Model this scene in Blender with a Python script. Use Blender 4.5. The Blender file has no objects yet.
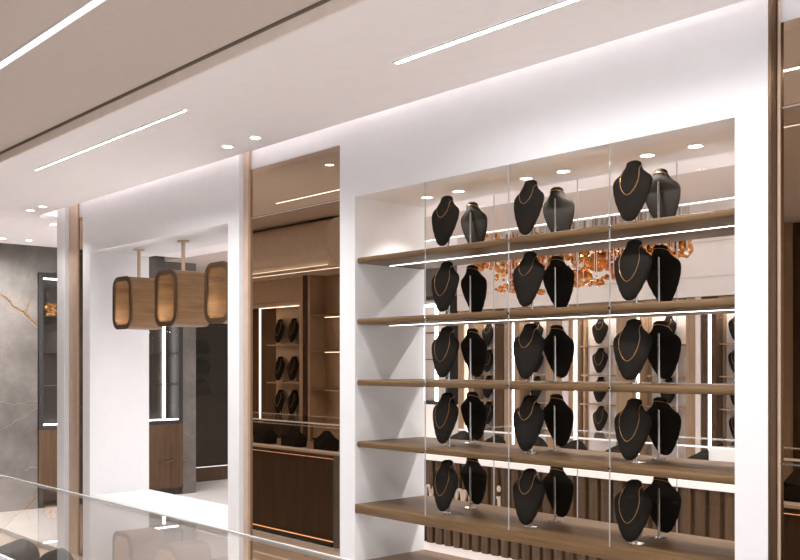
import bpy, bmesh, math, random
from mathutils import Vector, Matrix
random.seed(11)
PI = math.pi
S = 0.8            # layout units -> metres
EYE = 1.8          # eye height in layout units
CO = bpy.context.scene.collection
WL = {}

# layout frame: s = distance to the left along the white partition, p = distance away from the
# viewer towards (and past) the partition, h = height relative to the eye
def W(s, p, h):
    return Vector((-s * S, p * S, (EYE + h) * S))

# ------------------------------------------------------------------ materials
MAT = {}
def nt(name):
    m = bpy.data.materials.new(name); m.use_nodes = True
    t = m.node_tree; b = t.nodes['Principled BSDF']
    MAT[name] = m
    return m, t, b

def solid(name, col, rough=.5, metal=0., noise=.04, scale=14., bump=0., spec=.5, emit=None, es=0.):
    m, t, b = nt(name)
    b.inputs['Roughness'].default_value = rough
    b.inputs['Metallic'].default_value = metal
    b.inputs['Specular IOR Level'].default_value = spec
    tc = t.nodes.new('ShaderNodeTexCoord')
    n = t.nodes.new('ShaderNodeTexNoise'); n.inputs['Scale'].default_value = scale; n.inputs['Detail'].default_value = 4
    t.links.new(tc.outputs['Object'], n.inputs['Vector'])
    r = t.nodes.new('ShaderNodeValToRGB')
    r.color_ramp.elements[0].position = .3; r.color_ramp.elements[1].position = .7
    r.color_ramp.elements[0].color = [c * (1 - noise) for c in col] + [1]
    r.color_ramp.elements[1].color = [min(1, c * (1 + noise)) for c in col] + [1]
    t.links.new(n.outputs['Fac'], r.inputs['Fac'])
    t.links.new(r.outputs['Color'], b.inputs['Base Color'])
    if bump:
        bp = t.nodes.new('ShaderNodeBump'); bp.inputs['Strength'].default_value = bump; bp.inputs['Distance'].default_value = .002
        t.links.new(n.outputs['Fac'], bp.inputs['Height']); t.links.new(bp.outputs['Normal'], b.inputs['Normal'])
    return m

def wood(name, c0, c1, axis='X', rough=.42, sc=1.0):
    m, t, b = nt(name)
    b.inputs['Roughness'].default_value = rough; b.inputs['Specular IOR Level'].default_value = .22
    tc = t.nodes.new('ShaderNodeTexCoord'); mp = t.nodes.new('ShaderNodeMapping')
    k = {'X': (1.2, 22, 22), 'Y': (22, 1.2, 22), 'Z': (22, 22, 1.2)}[axis]
    mp.inputs['Scale'].default_value = [v * sc for v in k]
    n = t.nodes.new('ShaderNodeTexNoise'); n.inputs['Scale'].default_value = 1.6; n.inputs['Detail'].default_value = 7
    n.inputs['Roughness'].default_value = .62; n.inputs['Distortion'].default_value = .6
    r = t.nodes.new('ShaderNodeValToRGB')
    r.color_ramp.elements[0].position = .32; r.color_ramp.elements[0].color = (*c0, 1)
    r.color_ramp.elements[1].position = .70; r.color_ramp.elements[1].color = (*c1, 1)
    bp = t.nodes.new('ShaderNodeBump'); bp.inputs['Strength'].default_value = .12; bp.inputs['Distance'].default_value = .002
    L = t.links.new
    L(tc.outputs['Object'], mp.inputs['Vector']); L(mp.outputs['Vector'], n.inputs['Vector'])
    L(n.outputs['Fac'], r.inputs['Fac']); L(r.outputs['Color'], b.inputs['Base Color'])
    L(n.outputs['Fac'], bp.inputs['Height']); L(bp.outputs['Normal'], b.inputs['Normal'])
    return m

def emit(name, col, strength):
    m, t, b = nt(name)
    b.inputs['Base Color'].default_value = (.9, .9, .9, 1)
    b.inputs['Emission Color'].default_value = (*col, 1)
    b.inputs['Emission Strength'].default_value = strength
    return m

def pane(name, tint, ior=1.5, gain=1.0):
    m = bpy.data.materials.new(name); m.use_nodes = True; MAT[name] = m
    t = m.node_tree; t.nodes.clear()
    o = t.nodes.new('ShaderNodeOutputMaterial'); mx = t.nodes.new('ShaderNodeMixShader')
    tr = t.nodes.new('ShaderNodeBsdfTransparent'); tr.inputs['Color'].default_value = (*tint, 1)
    gl = t.nodes.new('ShaderNodeBsdfGlossy'); gl.inputs['Roughness'].default_value = 0.01
    gl.inputs['Color'].default_value = (.97, .97, .97, 1)
    # entry-side Fresnel on the outer face only, so that a thick pane behaves as a single sheet
    geo = t.nodes.new('ShaderNodeNewGeometry')
    fr = t.nodes.new('ShaderNodeFresnel'); fr.inputs['IOR'].default_value = ior
    mu = t.nodes.new('ShaderNodeMath'); mu.operation = 'MULTIPLY'; mu.inputs[1].default_value = gain
    inv = t.nodes.new('ShaderNodeMath'); inv.operation = 'SUBTRACT'; inv.inputs[0].default_value = 1.0
    m2 = t.nodes.new('ShaderNodeMath'); m2.operation = 'MULTIPLY'
    L = t.links.new
    L(fr.outputs[0], mu.inputs[0]); L(geo.outputs['Backfacing'], inv.inputs[1])
    L(mu.outputs[0], m2.inputs[0]); L(inv.outputs[0], m2.inputs[1])
    L(m2.outputs[0], mx.inputs['Fac']); L(tr.outputs[0], mx.inputs[1]); L(gl.outputs[0], mx.inputs[2]); L(mx.outputs[0], o.inputs['Surface'])
    return m

def stone(name, c0, c1, vein):
    m, t, b = nt(name)
    b.inputs['Roughness'].default_value = .38
    L = t.links.new
    tc = t.nodes.new('ShaderNodeTexCoord')
    n1 = t.nodes.new('ShaderNodeTexNoise'); n1.inputs['Scale'].default_value = 1.7; n1.inputs['Detail'].default_value = 9; n1.inputs['Roughness'].default_value = .65
    r = t.nodes.new('ShaderNodeValToRGB'); r.color_ramp.elements[0].position = .33; r.color_ramp.elements[0].color = (*c0, 1)
    r.color_ramp.elements[1].position = .68; r.color_ramp.elements[1].color = (*c1, 1)
    n2 = t.nodes.new('ShaderNodeTexNoise'); n2.inputs['Scale'].default_value = 1.1; n2.inputs['Detail'].default_value = 3; n2.inputs['Distortion'].default_value = 1.4
    s1 = t.nodes.new('ShaderNodeMath'); s1.operation = 'SUBTRACT'; s1.inputs[1].default_value = .5
    ab = t.nodes.new('ShaderNodeMath'); ab.operation = 'ABSOLUTE'
    rv = t.nodes.new('ShaderNodeValToRGB'); rv.color_ramp.elements[0].position = .0; rv.color_ramp.elements[0].color = (.38, .38, .38, 1)
    rv.color_ramp.elements[1].position = .006; rv.color_ramp.elements[1].color = (0, 0, 0, 1)
    mx = t.nodes.new('ShaderNodeMixRGB'); mx.inputs[2].default_value = (*vein, 1)
    L(tc.outputs['Object'], n1.inputs['Vector']); L(tc.outputs['Object'], n2.inputs['Vector'])
    L(n1.outputs['Fac'], r.inputs['Fac']); L(n2.outputs['Fac'], s1.inputs[0]); L(s1.outputs[0], ab.inputs[0]); L(ab.outputs[0], rv.inputs['Fac'])
    L(rv.outputs['Color'], mx.inputs['Fac']); L(r.outputs['Color'], mx.inputs[1]); L(mx.outputs[0], b.inputs['Base Color'])
    return m

solid('white', (.735, .738, .757), .55, noise=.012)
solid('ceil_white', (.88, .84, .84), .75, noise=.015)
solid('taupe', (.56, .48, .43), .75, noise=.03, scale=40, bump=.1)
solid('floor_stone', (.84, .80, .785), .3, noise=.05, scale=3)
solid('bulkhead', (.74, .65, .57), .6)
solid('trim_taupe', (.80, .70, .63), .75)
solid('dark_gap', (.30, .235, .19), .7)
wood('oak', (.105, .060, .027), (.200, .122, .060), 'X')
wood('oak_z', (.30, .195, .115), (.46, .32, .205), 'Z')
wood('oak_pendant', (.15, .083, .038), (.27, .158, .078), 'Y')
wood('walnut', (.035, .020, .012), (.070, .042, .025), 'Z')
wood('walnut_mid', (.070, .039, .020), (.115, .068, .038), 'Z')
wood('rib_wood', (.048, .026, .012), (.092, .053, .026), 'Z')
wood('brown_x', (.17, .105, .062), (.27, .175, .11), 'X')
stone('stone', (.082, .072, .064), (.19, .171, .157), (.10, .075, .055))
solid('bronze', (.60, .45, .34), .35, metal=.35, noise=.06)
solid('bronze_dark', (.15, .09, .05), .3, metal=.7)
solid('gold', (.62, .35, .13), .28, metal=1., noise=.05)
solid('chrome', (.62, .60, .58), .14, metal=1., noise=.01)
solid('black_metal', (.022, .02, .019), .45)
solid('velvet', (.0185, .0158, .0135), .9, noise=.15, scale=220, bump=.25, spec=.12)
solid('velvet_back', (.020, .018, .016), .55, noise=.12, scale=160, bump=.2, spec=.5)
solid('velvet_grey', (.09, .082, .072), .85, noise=.12, scale=160, bump=.2)
solid('beige', (.46, .36, .28), .55, noise=.03)
solid('panel_white', (.84, .78, .74), .5, noise=.02)
solid('tan', (.46, .335, .235), .55, noise=.05)
solid('smoke', (.046, .038, .032), .3)
solid('wire', (.75, .70, .66), .35, metal=.4)
solid('glass_edge', (.84, .84, .84), .12, spec=.8)
emit('led', (1, .97, .95), 7)
emit('led_case', (1, .94, .89), 6)
solid('vein_gold', (.26, .15, .07), .35, metal=.4)
solid('joint_glass', (.42, .41, .40), .12, spec=.8)
emit('led_bay', (1, .94, .89), 40)
emit('led_lin', (1, .985, .985), 48)
emit('led_soft', (1, .97, .95), 18)
emit('led_cove', (1, .95, .92), 10)
emit('led_shelf', (1, .94, .89), 7)
emit('led_warm', (1, .47, .18), 3.0)
emit('led_dim', (1, .95, .91), 2.2)
emit('led_thin', (1, .975, .96), 14)
emit('led_slot', (1, .97, .97), 2.0)
emit('led_pend_fill', (1, .93, .85), 170)
emit('lamp', (1, .975, .96), 14)
pane('glass', (.985, .982, .978), 1.32, .4)
pane('glass_top', (.93, .92, .90), 1.5)
pane('glass_dark', (.80, .75, .70), 1.3, .3)
m = bpy.data.materials.new('bronze_mirror'); m.use_nodes = True; MAT['bronze_mirror'] = m
t = m.node_tree; t.nodes.clear(); o = t.nodes.new('ShaderNodeOutputMaterial'); g = t.nodes.new('ShaderNodeBsdfGlossy')
g.inputs['Color'].default_value = (.45, .34, .245, 1); g.inputs['Roughness'].default_value = 0.0
t.links.new(g.outputs[0], o.inputs['Surface'])
m, t, b = nt('amber')
b.inputs['Base Color'].default_value = (.86, .36, .085, 1); b.inputs['Roughness'].default_value = .06
b.inputs['Metallic'].default_value = .55; b.inputs['Transmission Weight'].default_value = .5; b.inputs['IOR'].default_value = 1.5
tc = t.nodes.new('ShaderNodeTexCoord'); n = t.nodes.new('ShaderNodeTexVoronoi'); n.inputs['Scale'].default_value = 22
bp = t.nodes.new('ShaderNodeBump'); bp.inputs['Strength'].default_value = .6; bp.inputs['Distance'].default_value = .01
t.links.new(tc.outputs['Object'], n.inputs['Vector']); t.links.new(n.outputs['Distance'], bp.inputs['Height']); t.links.new(bp.outputs['Normal'], b.inputs['Normal'])
m, t, b = nt('crystal')
b.inputs['Base Color'].default_value = (.95, .80, .66, 1); b.inputs['Roughness'].default_value = .05; b.inputs['Metallic'].default_value = .7

# ------------------------------------------------------------------ mesh helpers (layout units)
class MB:
    def __init__(self): self.bm = bmesh.new()
    def box(self, s0, s1, p0, p1, h0, h1, bev=0., seg=2):
        b = bmesh.new()
        r = bmesh.ops.create_cube(b, size=1)
        c = ((-(s0 + s1) / 2), (p0 + p1) / 2, EYE + (h0 + h1) / 2)
        d = (abs(s1 - s0), abs(p1 - p0), abs(h1 - h0))
        for v in b.verts: v.co = Vector((c[i] + v.co[i] * d[i] for i in range(3)))
        if bev: bmesh.ops.bevel(b, geom=b.edges[:], offset=min(bev, min(d) * .45), segments=seg, affect='EDGES', profile=.5)
        self.add(b); return self
    def add(self, b):
        me = bpy.data.meshes.new('t'); b.to_mesh(me); b.free(); self.bm.from_mesh(me); bpy.data.meshes.remove(me); return self
    def prism(self, pts, axis, a0, a1):
        # pts: 2-D loop; axis 'h': (s,p) loop extruded in h; 'p': (s,h) loop extruded in p; 's': (p,h) loop extruded in s
        def P(q, a):
            if axis == 'h': return (-q[0], q[1], EYE + a)
            if axis == 'p': return (-q[0], a, EYE + q[1])
            return (-a, q[0], EYE + q[1])
        A = [self.bm.verts.new(P(q, a0)) for q in pts]; B = [self.bm.verts.new(P(q, a1)) for q in pts]
        n = len(pts)
        f = [self.bm.faces.new(A), self.bm.faces.new(B[::-1])]
        for i in range(n): f.append(self.bm.faces.new((A[i], B[i], B[(i + 1) % n], A[(i + 1) % n])))
        bmesh.ops.recalc_face_normals(self.bm, faces=f); return self
    def tube_ring(self, outer, inner, p0, p1):
        # hollow sleeve: two (s,h) loops with equal counts, extruded in p
        n = len(outer); V = lambda q, p: self.bm.verts.new((-q[0], p, EYE + q[1]))
        o0 = [V(q, p0) for q in outer]; o1 = [V(q, p1) for q in outer]; i0 = [V(q, p0) for q in inner]; i1 = [V(q, p1) for q in inner]
        f = []
        for k in range(n):
            j = (k + 1) % n
            f += [self.bm.faces.new((o0[k], o0[j], o1[j], o1[k])), self.bm.faces.new((i0[k], i1[k], i1[j], i0[j])),
                  self.bm.faces.new((o0[k], i0[k], i0[j], o0[j])), self.bm.faces.new((o1[k], o1[j], i1[j], i1[k]))]
        bmesh.ops.recalc_face_normals(self.bm, faces=f); return self
    def cyl(self, s, p, h0, h1, r, seg=20, r2=None):
        b = bmesh.new()
        bmesh.ops.create_cone(b, cap_ends=True, segments=seg, radius1=r, radius2=r if r2 is None else r2, depth=abs(h1 - h0))
        for v in b.verts: v.co += Vector((-s, p, EYE + (h0 + h1) / 2))
        self.add(b); return self
    def tube(self, pts, r, seg=6, closed=False):
        # polyline of Vectors already in layout xyz
        n = len(pts); rings = []
        for i, q in enumerate(pts):
            a = pts[(i - 1) % n] if (closed or i > 0) else q
            c = pts[(i + 1) % n] if (closed or i < n - 1) else q
            d = (c - a).normalized()
            up = Vector((0, 0, 1)) if abs(d.z) < .95 else Vector((0, 1, 0))
            u = d.cross(up).normalized(); w = u.cross(d)
            rings.append([self.bm.verts.new(q + u * (r * math.cos(2 * PI * k / seg)) + w * (r * math.sin(2 * PI * k / seg))) for k in range(seg)])
        for i in range(n if closed else n - 1):
            A, B = rings[i], rings[(i + 1) % n]
            for k in range(seg): self.bm.faces.new((A[k], A[(k + 1) % seg], B[(k + 1) % seg], B[k]))
        if not closed:
            self.bm.faces.new(rings[0][::-1]); self.bm.faces.new(rings[-1])
        bmesh.ops.recalc_face_normals(self.bm, faces=self.bm.faces[:])
        return self
    def loft(self, loops):
        R = [[self.bm.verts.new(v) for v in lp] for lp in loops]
        n = len(R[0])
        for A, B in zip(R, R[1:]):
            for k in range(n): self.bm.faces.new((A[k], A[(k + 1) % n], B[(k + 1) % n], B[k]))
        self.bm.faces.new(R[0][::-1]); self.bm.faces.new(R[-1])
        bmesh.ops.recalc_face_normals(self.bm, faces=self.bm.faces[:]); return self

def wloc(o):
    return WL[o.name]

def obj(name, mb, mat, parent=None, smooth=False, label=None):
    bm = mb.bm
    bmesh.ops.scale(bm, vec=(S, S, S), verts=bm.verts)
    if parent is None:
        xs = [v.co for v in bm.verts]
        lo = Vector((min(v[i] for v in xs) for i in range(3))); hi = Vector((max(v[i] for v in xs) for i in range(3)))
        org = Vector(((lo.x + hi.x) / 2, (lo.y + hi.y) / 2, lo.z))
    else:
        org = wloc(parent)
    bmesh.ops.translate(bm, vec=-org, verts=bm.verts)
    me = bpy.data.meshes.new(name); bm.to_mesh(me); bm.free()
    if smooth:
        for f in me.polygons: f.use_smooth = True
        me.set_sharp_from_angle(angle=math.radians(40))
    for mm in (mat if isinstance(mat, (list, tuple)) else [mat]): me.materials.append(MAT[mm])
    o = bpy.data.objects.new(name, me); CO.objects.link(o)
    if parent is None: o.location = org
    else: o.parent = parent
    WL[o.name] = org
    if label: o['label'] = label
    return o

def tag(o, label, cat, group=None):
    o['label'] = label; o['category'] = cat
    if group: o['group'] = group
    return o

def thing(name, label, cat, s, p, h, group=None):
    o = bpy.data.objects.new(name, None); CO.objects.link(o)
    o.location = W(s, p, h); o.empty_display_size = .05
    WL[o.name] = W(s, p, h)
    return tag(o, label, cat, group)

def struct(name, mb, mat, parent=None, smooth=False):
    o = obj(name, mb, mat, parent, smooth)
    if parent is None: o['kind'] = 'structure'
    return o

def dup(root, loc, label, group=None, rz=None):
    r = root.copy(); CO.objects.link(r); r.location = loc
    if rz is not None: r.rotation_euler = (0, 0, rz)
    r['label'] = label
    if group: r['group'] = group
    for ch in list(root.children):
        c = ch.copy(); CO.objects.link(c); c.parent = r
        for g in list(ch.children):
            d = g.copy(); CO.objects.link(d); d.parent = c
    return r

def lamp(kind, name, s, p, h, power, col=(1, .975, .965), **kw):
    l = bpy.data.lights.new(name, kind); l.energy = power; l.color = col
    for k, v in kw.items(): setattr(l, k, v)
    o = bpy.data.objects.new(name, l); CO.objects.link(o); o.location = W(s, p, h)
    return o

# ------------------------------------------------------------------ constants of the plan
PW, PB = 3.656, 4.24       # front / back face of the white partition
PM = 3.712                  # bronze mirror
CH = 1.43                   # ceiling
NT = 1.028                  # top of the openings
SILL = -1.178
FL = -EYE
TOPH = 1.80

# ------------------------------------------------------------------ shell
struct('floor', MB().box(-3.2, 13.4, -2.3, 11.6, FL - .1, FL), 'floor_stone')
def arc(cs, cp, r, a0, a1, n=8):
    return [(cs + r * math.cos(a0 + (a1 - a0) * i / n), cp + r * math.sin(a0 + (a1 - a0) * i / n)) for i in range(n + 1)]
PE, PEB = 3.487, 4.41
poly = [(-3.2, 2.38), (11.35, 2.38), (11.35, 6.3), (-3.2, 6.3), (-3.2, PEB)]
poly += arc(9.02, PEB - .22, .22, PI / 2, 0) + arc(9.02, PE + .22, .22, 0, -PI / 2) + [(-3.2, PE)]
struct('ceiling', MB().prism(poly, 'h', CH, CH + .045), 'ceil_white')
struct('ceiling_upper', MB().box(-3.2, 12.2, 2.2, 6.9, TOPH, TOPH + .06), 'ceil_white')
struct('ceiling_tray', MB().box(-3.2, 12.2, -2.3, 2.352, 1.495, 1.55), 'taupe')
struct('trim_1', MB().box(-3.2, 11.35, 2.366, 2.379, CH, 1.484), 'trim_taupe')
struct('trim_2', MB().box(-3.2, 11.35, 2.370, 2.39, 1.4845, 1.57).box(-3.2, 11.35, 2.33, 2.369, 1.552, 1.57), 'dark_gap')  # shade of the ceiling gap put into a darker strip colour
struct('ceiling_back', MB().box(-3.2, 13.4, 6.301, 7.5, CH, CH + .05), 'taupe')
struct('ceiling_coffer', MB().box(-3.2, 13.4, 6.95, 11.6, 1.86, 1.92), 'ceil_white')
struct('trim_3', MB().box(-3.2, 13.4, 7.502, 7.55, CH - .01, 1.86).box(11.3, 12.2, 2.2, 6.3, 1.62, 1.66), 'ceil_white')
struct('wall_front', MB().box(4.2, 13.0, -2.4, -2.3, FL, 1.6), 'walnut_mid')

def portal(name, s0, s1, o0, o1, low):
    m = MB()
    m.box(s0, o0, PW, PB, FL, TOPH).box(o1, s1, PW, PB, FL, TOPH)
    m.box(o0, o1, PW, PB, NT, TOPH)
    m.box(o0, o1, PW, PB, FL, low)
    bmesh.ops.remove_doubles(m.bm, verts=m.bm.verts, dist=1e-5)
    return struct(name, m, 'white')
portal('wall_right', 1.841, 4.619, 1.984, 4.471, -1.235)
portal('wall_left', 5.774, 8.427, 5.924, 8.275, -1.24)
m = MB().box(5.926, 8.273, PW - .012, PB + .01, -1.238, SILL, .03, 4)
o = obj('window_sill', m, 'white', None, True); o['kind'] = 'structure'
# partition cores behind the mirrors and the end column
struct('wall_center', MB().box(4.621, 5.772, PM + .012, PB - .02, FL, TOPH), 'white')
struct('wall_side', MB().box(-3.2, 1.839, PM + .012, PB - .02, FL, TOPH), 'white')
struct('wall_end', MB().box(8.85, 9.03, PW, PB, FL, TOPH, .01).box(8.429, 8.85, PM + .012, PB - .02, FL, TOPH), 'white')

struct('trim_15', MB().box(9.40, 9.42, 3.30, 4.62, CH + .0455, TOPH - .001).box(-3.2, 9.399, 3.30, 3.32, CH + .0455, TOPH - .001).box(-3.2, 9.399, 4.60, 4.62, CH + .0455, TOPH - .001), 'ceil_white')  # curbs added above the ceiling to catch and contain the cove glow
# bronze posts
def post(n, s0, s1, p0=PW + .005):
    m = MB().box(s0, s1, p0, PM + .004, FL, TOPH - .002, .004)
    o = struct(n, m, 'bronze')
post('trim_4', 5.715, 5.772, 3.69)
post('trim_5', 1.815, 1.8275, 3.704)
struct('trim_14', MB().box(1.828, 1.8405, PW + .002, PM - .001, FL, TOPH - .002), 'bronze_dark')
post('trim_6', 8.65, 8.848, 3.70)
struct('trim_7', MB().box(4.622, 4.64, PW + .02, PM + .004, FL, 1.39, .004), 'bronze')

def mirror(s0, s1, label):
    r = thing('bronze_mirror', label, 'mirror', (s0 + s1) / 2, PM, FL, 'bronze mirrors between the white display walls')
    rows = [(FL + .01, -1.172), (-1.166, -.404), (-.398, 1.037), (1.043, 1.388)]
    for a, b in rows: obj('mirror_panel', MB().box(s0, s1, PM, PM + .01, a, b), 'bronze_mirror', r)
    for a, b in zip(rows, rows[1:]):
        obj('joint_strip', MB().box(s0, s1, PM - .004, PM + .008, a[1] - .001, b[0] + .001), 'chrome', r, label='thin chrome joint')
    return r
mirror(4.622, 5.716, 'tall bronze mirror between the two white display walls')
mirror(-3.1, 1.8145, 'bronze mirror at the right edge beside the shelved display wall')
mirror(8.43, 8.651, 'narrow bronze mirror sliver left of the white wall with pendants')

# ------------------------------------------------------------------ end wall on the left
SE = 11.85
struct('wall_stone', MB().box(SE, SE + .2, -2.3, 4.555, FL, 1.66).box(SE, SE + .2, 5.50, 5.60, FL, 1.66)
       .box(SE, SE + .2, 4.555, 5.50, 1.165, 1.66).box(SE, SE + .2, 5.60, 6.57, 1.165, 1.66)
       .box(SE - .02, 13.2, 6.57, 6.78, FL, 1.66), 'stone')
def vein(pts, r):
    P = [Vector((-(SE - .004), a, EYE + b)) for a, b in pts]
    return MB().tube(P, r, 5)
wst = bpy.data.objects['wall_stone']
def at_s(px, py, s):
    a = (px - 400) / 945; Z = s / (.7431 - .6692 * a); return (Z * (.6692 + .7431 * a), (365 - py) / 945 * Z)
def crooked(pts, k=5, amp=.012):
    out = []
    for (a, b), (c, d) in zip(pts, pts[1:]):
        for i in range(k):
            t_ = i / k; out.append((a + (c - a) * t_ + random.uniform(-amp, amp), b + (d - b) * t_ + random.uniform(-amp, amp)))
    return out + [pts[-1]]
for pts, r_, mt in (([(0, 294), (7, 298), (12, 304), (18, 309), (25, 313), (30, 319), (37.5, 325)], .011, 'vein_gold'),
               ([(25, 313), (28, 306), (32, 299)], .008, 'vein_gold'), ([(0, 431), (20, 419), (37.5, 408)], .003, 'dark_gap'),
               ([(8, 300), (16, 309), (26, 318), (37.5, 328)], .005, 'dark_gap'), ([(0, 402), (14, 404), (37.5, 401)], .003, 'dark_gap'), ([(24, 470), (37.5, 467)], .004, 'dark_gap')):
    obj('gold_vein' if mt == 'vein_gold' else 'dark_crack', vein(crooked([at_s(a, b, SE) for a, b in pts]), r_), mt, wst)
for pts in ([(183.5, 433), (188, 437), (193, 440)], [(183.5, 460), (193, 464)]):
    q = crooked([at_s(a, b, SE - .02) for a, b in pts], 4, .006)
    obj('gold_vein', MB().tube([Vector((-(SE - .024), a, EYE + b)) for a, b in q], .008, 5), 'vein_gold', wst)
struct('wall_recess', MB().box(13.0, 13.2, 6.8, 11.4, FL, 1.86), 'taupe')
struct('wall_far', MB().box(8.6, 13.0, 11.3, 11.5, FL, 1.86), 'stone')

def glazed_cabinet(p0, p1, label, items):
    r = thing('display_cabinet', label, 'cabinet', SE + .1, (p0 + p1) / 2, FL, 'black framed cabinets on the stone wall')
    f = .055; t0, b0 = 1.155, -.82
    m = MB()
    m.box(SE - .03, SE + .30, p0, p0 + f, b0, t0).box(SE - .03, SE + .30, p1 - f, p1, b0, t0)
    m.box(SE - .03, SE + .30, p0 + f, p1 - f, t0 - f, t0).box(SE - .03, SE + .30, p0 + f, p1 - f, b0, b0 + f)
    obj('frame', m, 'black_metal', r)
    obj('back_panel', MB().box(SE + .28, SE + .30, p0 + f, p1 - f, b0 + f, t0 - f), 'smoke', r)
    for h in (.63, .17, -.26):
        obj('shelf', MB().box(SE + .03, SE + .28, p0 + f, p1 - f, h - .012, h), 'walnut_mid', r)
    obj('led_strip', MB().box(SE + .0, SE + .02, p0 + f, p1 - f, t0 - f - .02, t0 - f - .004), 'led', r)
    obj('led_strip', MB().box(SE + .0, SE + .02, p0 + f, p1 - f, b0 + f + .004, b0 + f + .02), 'led', r)
    pv = p1 - .15
    obj('led_strip', MB().box(SE + .24, SE + .275, pv, pv + .024, b0 + f + .02, t0 - f - .02), 'led', r)
    obj('glass_door', MB().box(SE - .02, SE - .012, p0 + f, p1 - f, b0 + f, t0 - f), 'glass', r)
    b = obj('base_cabinet', MB().box(SE - .03, SE + .30, p0, p1, -1.70, b0 - .002), 'walnut_mid', r)
    obj('plinth', MB().box(SE + .0, SE + .30, p0, p1, FL, -1.70), 'black_metal', r)
    pc = (p0 + p1) / 2 + .22
    q = [Vector((-(SE - .035 - .03 * math.sin(PI * i / 8)), pc - .12 + .24 * i / 8, EYE - 1.30 - .03 * math.sin(PI * i / 8))) for i in range(9)]
    obj('handle', MB().tube(q, .010, 6), 'bronze_dark', b)
    return r
glazed_cabinet(4.56, 5.50, 'black framed glazed cabinet on the grey stone wall, left of the white column', 0)
glazed_cabinet(5.60, 6.57, 'black framed lit cabinet seen beneath the wooden pendants', 0)
for k, (pp, hh) in enumerate(((4.72, .632), (4.80, .632), (4.88, .632))):
    m = MB()
    for j in range(5):
        b = bmesh.new(); bmesh.ops.create_icosphere(b, subdivisions=1, radius=.022 + .01 * random.random())
        for v in b.verts: v.co += Vector((-(SE + .12) + random.uniform(-.02, .02), pp + random.uniform(-.03, .03), EYE + hh + .03 + .028 * j))
        m.add(b)
    m.cyl(SE + .12, pp, hh, hh + .03, .03)
    tag(obj('gold_ornament', m, 'gold'), ['leftmost', 'middle', 'rightmost'][k] + ' gold jewel ornament on the shelf of the cabinet by the stone wall', 'ornament', 'gold ornaments in the black cabinet')

# dark glazed bag cabinet in the recess
r = thing('bag_cabinet', 'dark glazed tall cabinet with black bags behind the hanging pendants', 'cabinet', 12.9, 7.6, FL)
SB = 12.92
obj('frame', MB().box(SB - .02, 13.0, 6.85, 6.92, FL, 1.15).box(SB - .02, 13.0, 8.02, 8.10, FL, 1.15).box(SB - .02, 13.0, 6.92, 8.02, FL, FL + .22).box(SB - .02, 13.0, 6.92, 8.02, 1.08, 1.15), 'walnut_mid', r)
obj('back_panel', MB().box(12.985, 12.999, 6.92, 8.02, FL + .22, 1.08), 'smoke', r)
for h in (.62, .17, -.14, -.46):
    obj('shelf', MB().box(SB + .0, 12.985, 6.93, 8.01, h - .014, h), 'smoke', r)
obj('led_strip', MB().box(SB - .015, SB - .003, 6.95, 7.95, 1.055, 1.068), 'led_dim', r)  # added strip, out of sight at the top, brightens the bags
obj('glass_door', MB().box(SB - .03, SB - .022, 6.93, 7.96, FL + .23, 1.07), 'glass_dark', r)
obj('chrome_edge', MB().box(SB - .034, SB - .018, 7.96, 7.975, FL + .23, 1.07).box(SB - .034, SB - .018, 6.93, 7.96, FL + .215, FL + .23), 'chrome', r)
def bag():
    m = MB()
    lp = []
    for k, (z, w, d) in enumerate(((0, .13, .028), (.02, .15, .033), (.12, .16, .03), (.18, .14, .024), (.205, .09, .016), (.215, .05, .01))):
        lp.append([Vector((d * math.sin(2 * PI * i / 16) - SB - .035 + 0, 0 + w * math.cos(2 * PI * i / 16), z)) for i in range(16)])
    return lp
hn = ['topmost', 'second from the top', 'third from the top', 'lowest']
for i, h in enumerate((.62, .17, -.14, -.46)):
    lp = [[Vector((v.x, v.y + 7.52, v.z + EYE + h + .001)) for v in l] for l in bag()]
    m = MB().loft(lp)
    m.tube([Vector((-SB - .035, 7.52 + .08 * math.cos(a), EYE + h + .19 + .06 * math.sin(a))) for a in [PI * j / 8 for j in range(9)]], .008)
    tag(obj('handbag', m, 'black_metal', None, True), 'black handbag, ' + hn[i] + ' in the dark glazed cabinet', 'bag', 'bags in the dark cabinet')

# black cabinet far behind the left end of the glass shelves
r = thing('display_cabinet', 'far black glazed cabinet glimpsed behind the leftmost bust of the shelves', 'cabinet', 11.4, 11.2, FL)
PF = 11.28
obj('frame', MB().box(11.0, 11.07, PF - .3, PF, -.6, 1.15).box(11.95, 12.0, PF - .3, PF, -.6, 1.15).box(11.07, 11.95, PF - .3, PF, 1.09, 1.15).box(11.07, 11.95, PF - .3, PF, -.66, -.60), 'black_metal', r)
obj('back_panel', MB().box(11.07, 11.95, PF - .02, PF, -.6, 1.09), 'taupe', r)
for sx in (11.3, 11.62): obj('led_strip', MB().box(sx, sx + .045, PF - .28, PF - .24, -.6, 1.0), 'led', r)
obj('led_strip', MB().box(11.07, 11.95, PF - .28, PF - .25, .98, 1.02), 'led', r)
for h in (.55, .1, -.3): obj('shelf', MB().box(11.07, 11.95, PF - .28, PF - .02, h - .015, h), 'walnut_mid', r)
obj('base_cabinet', MB().box(11.0, 12.0, PF - .3, PF, FL, -.662), 'panel_white', r)

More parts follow.
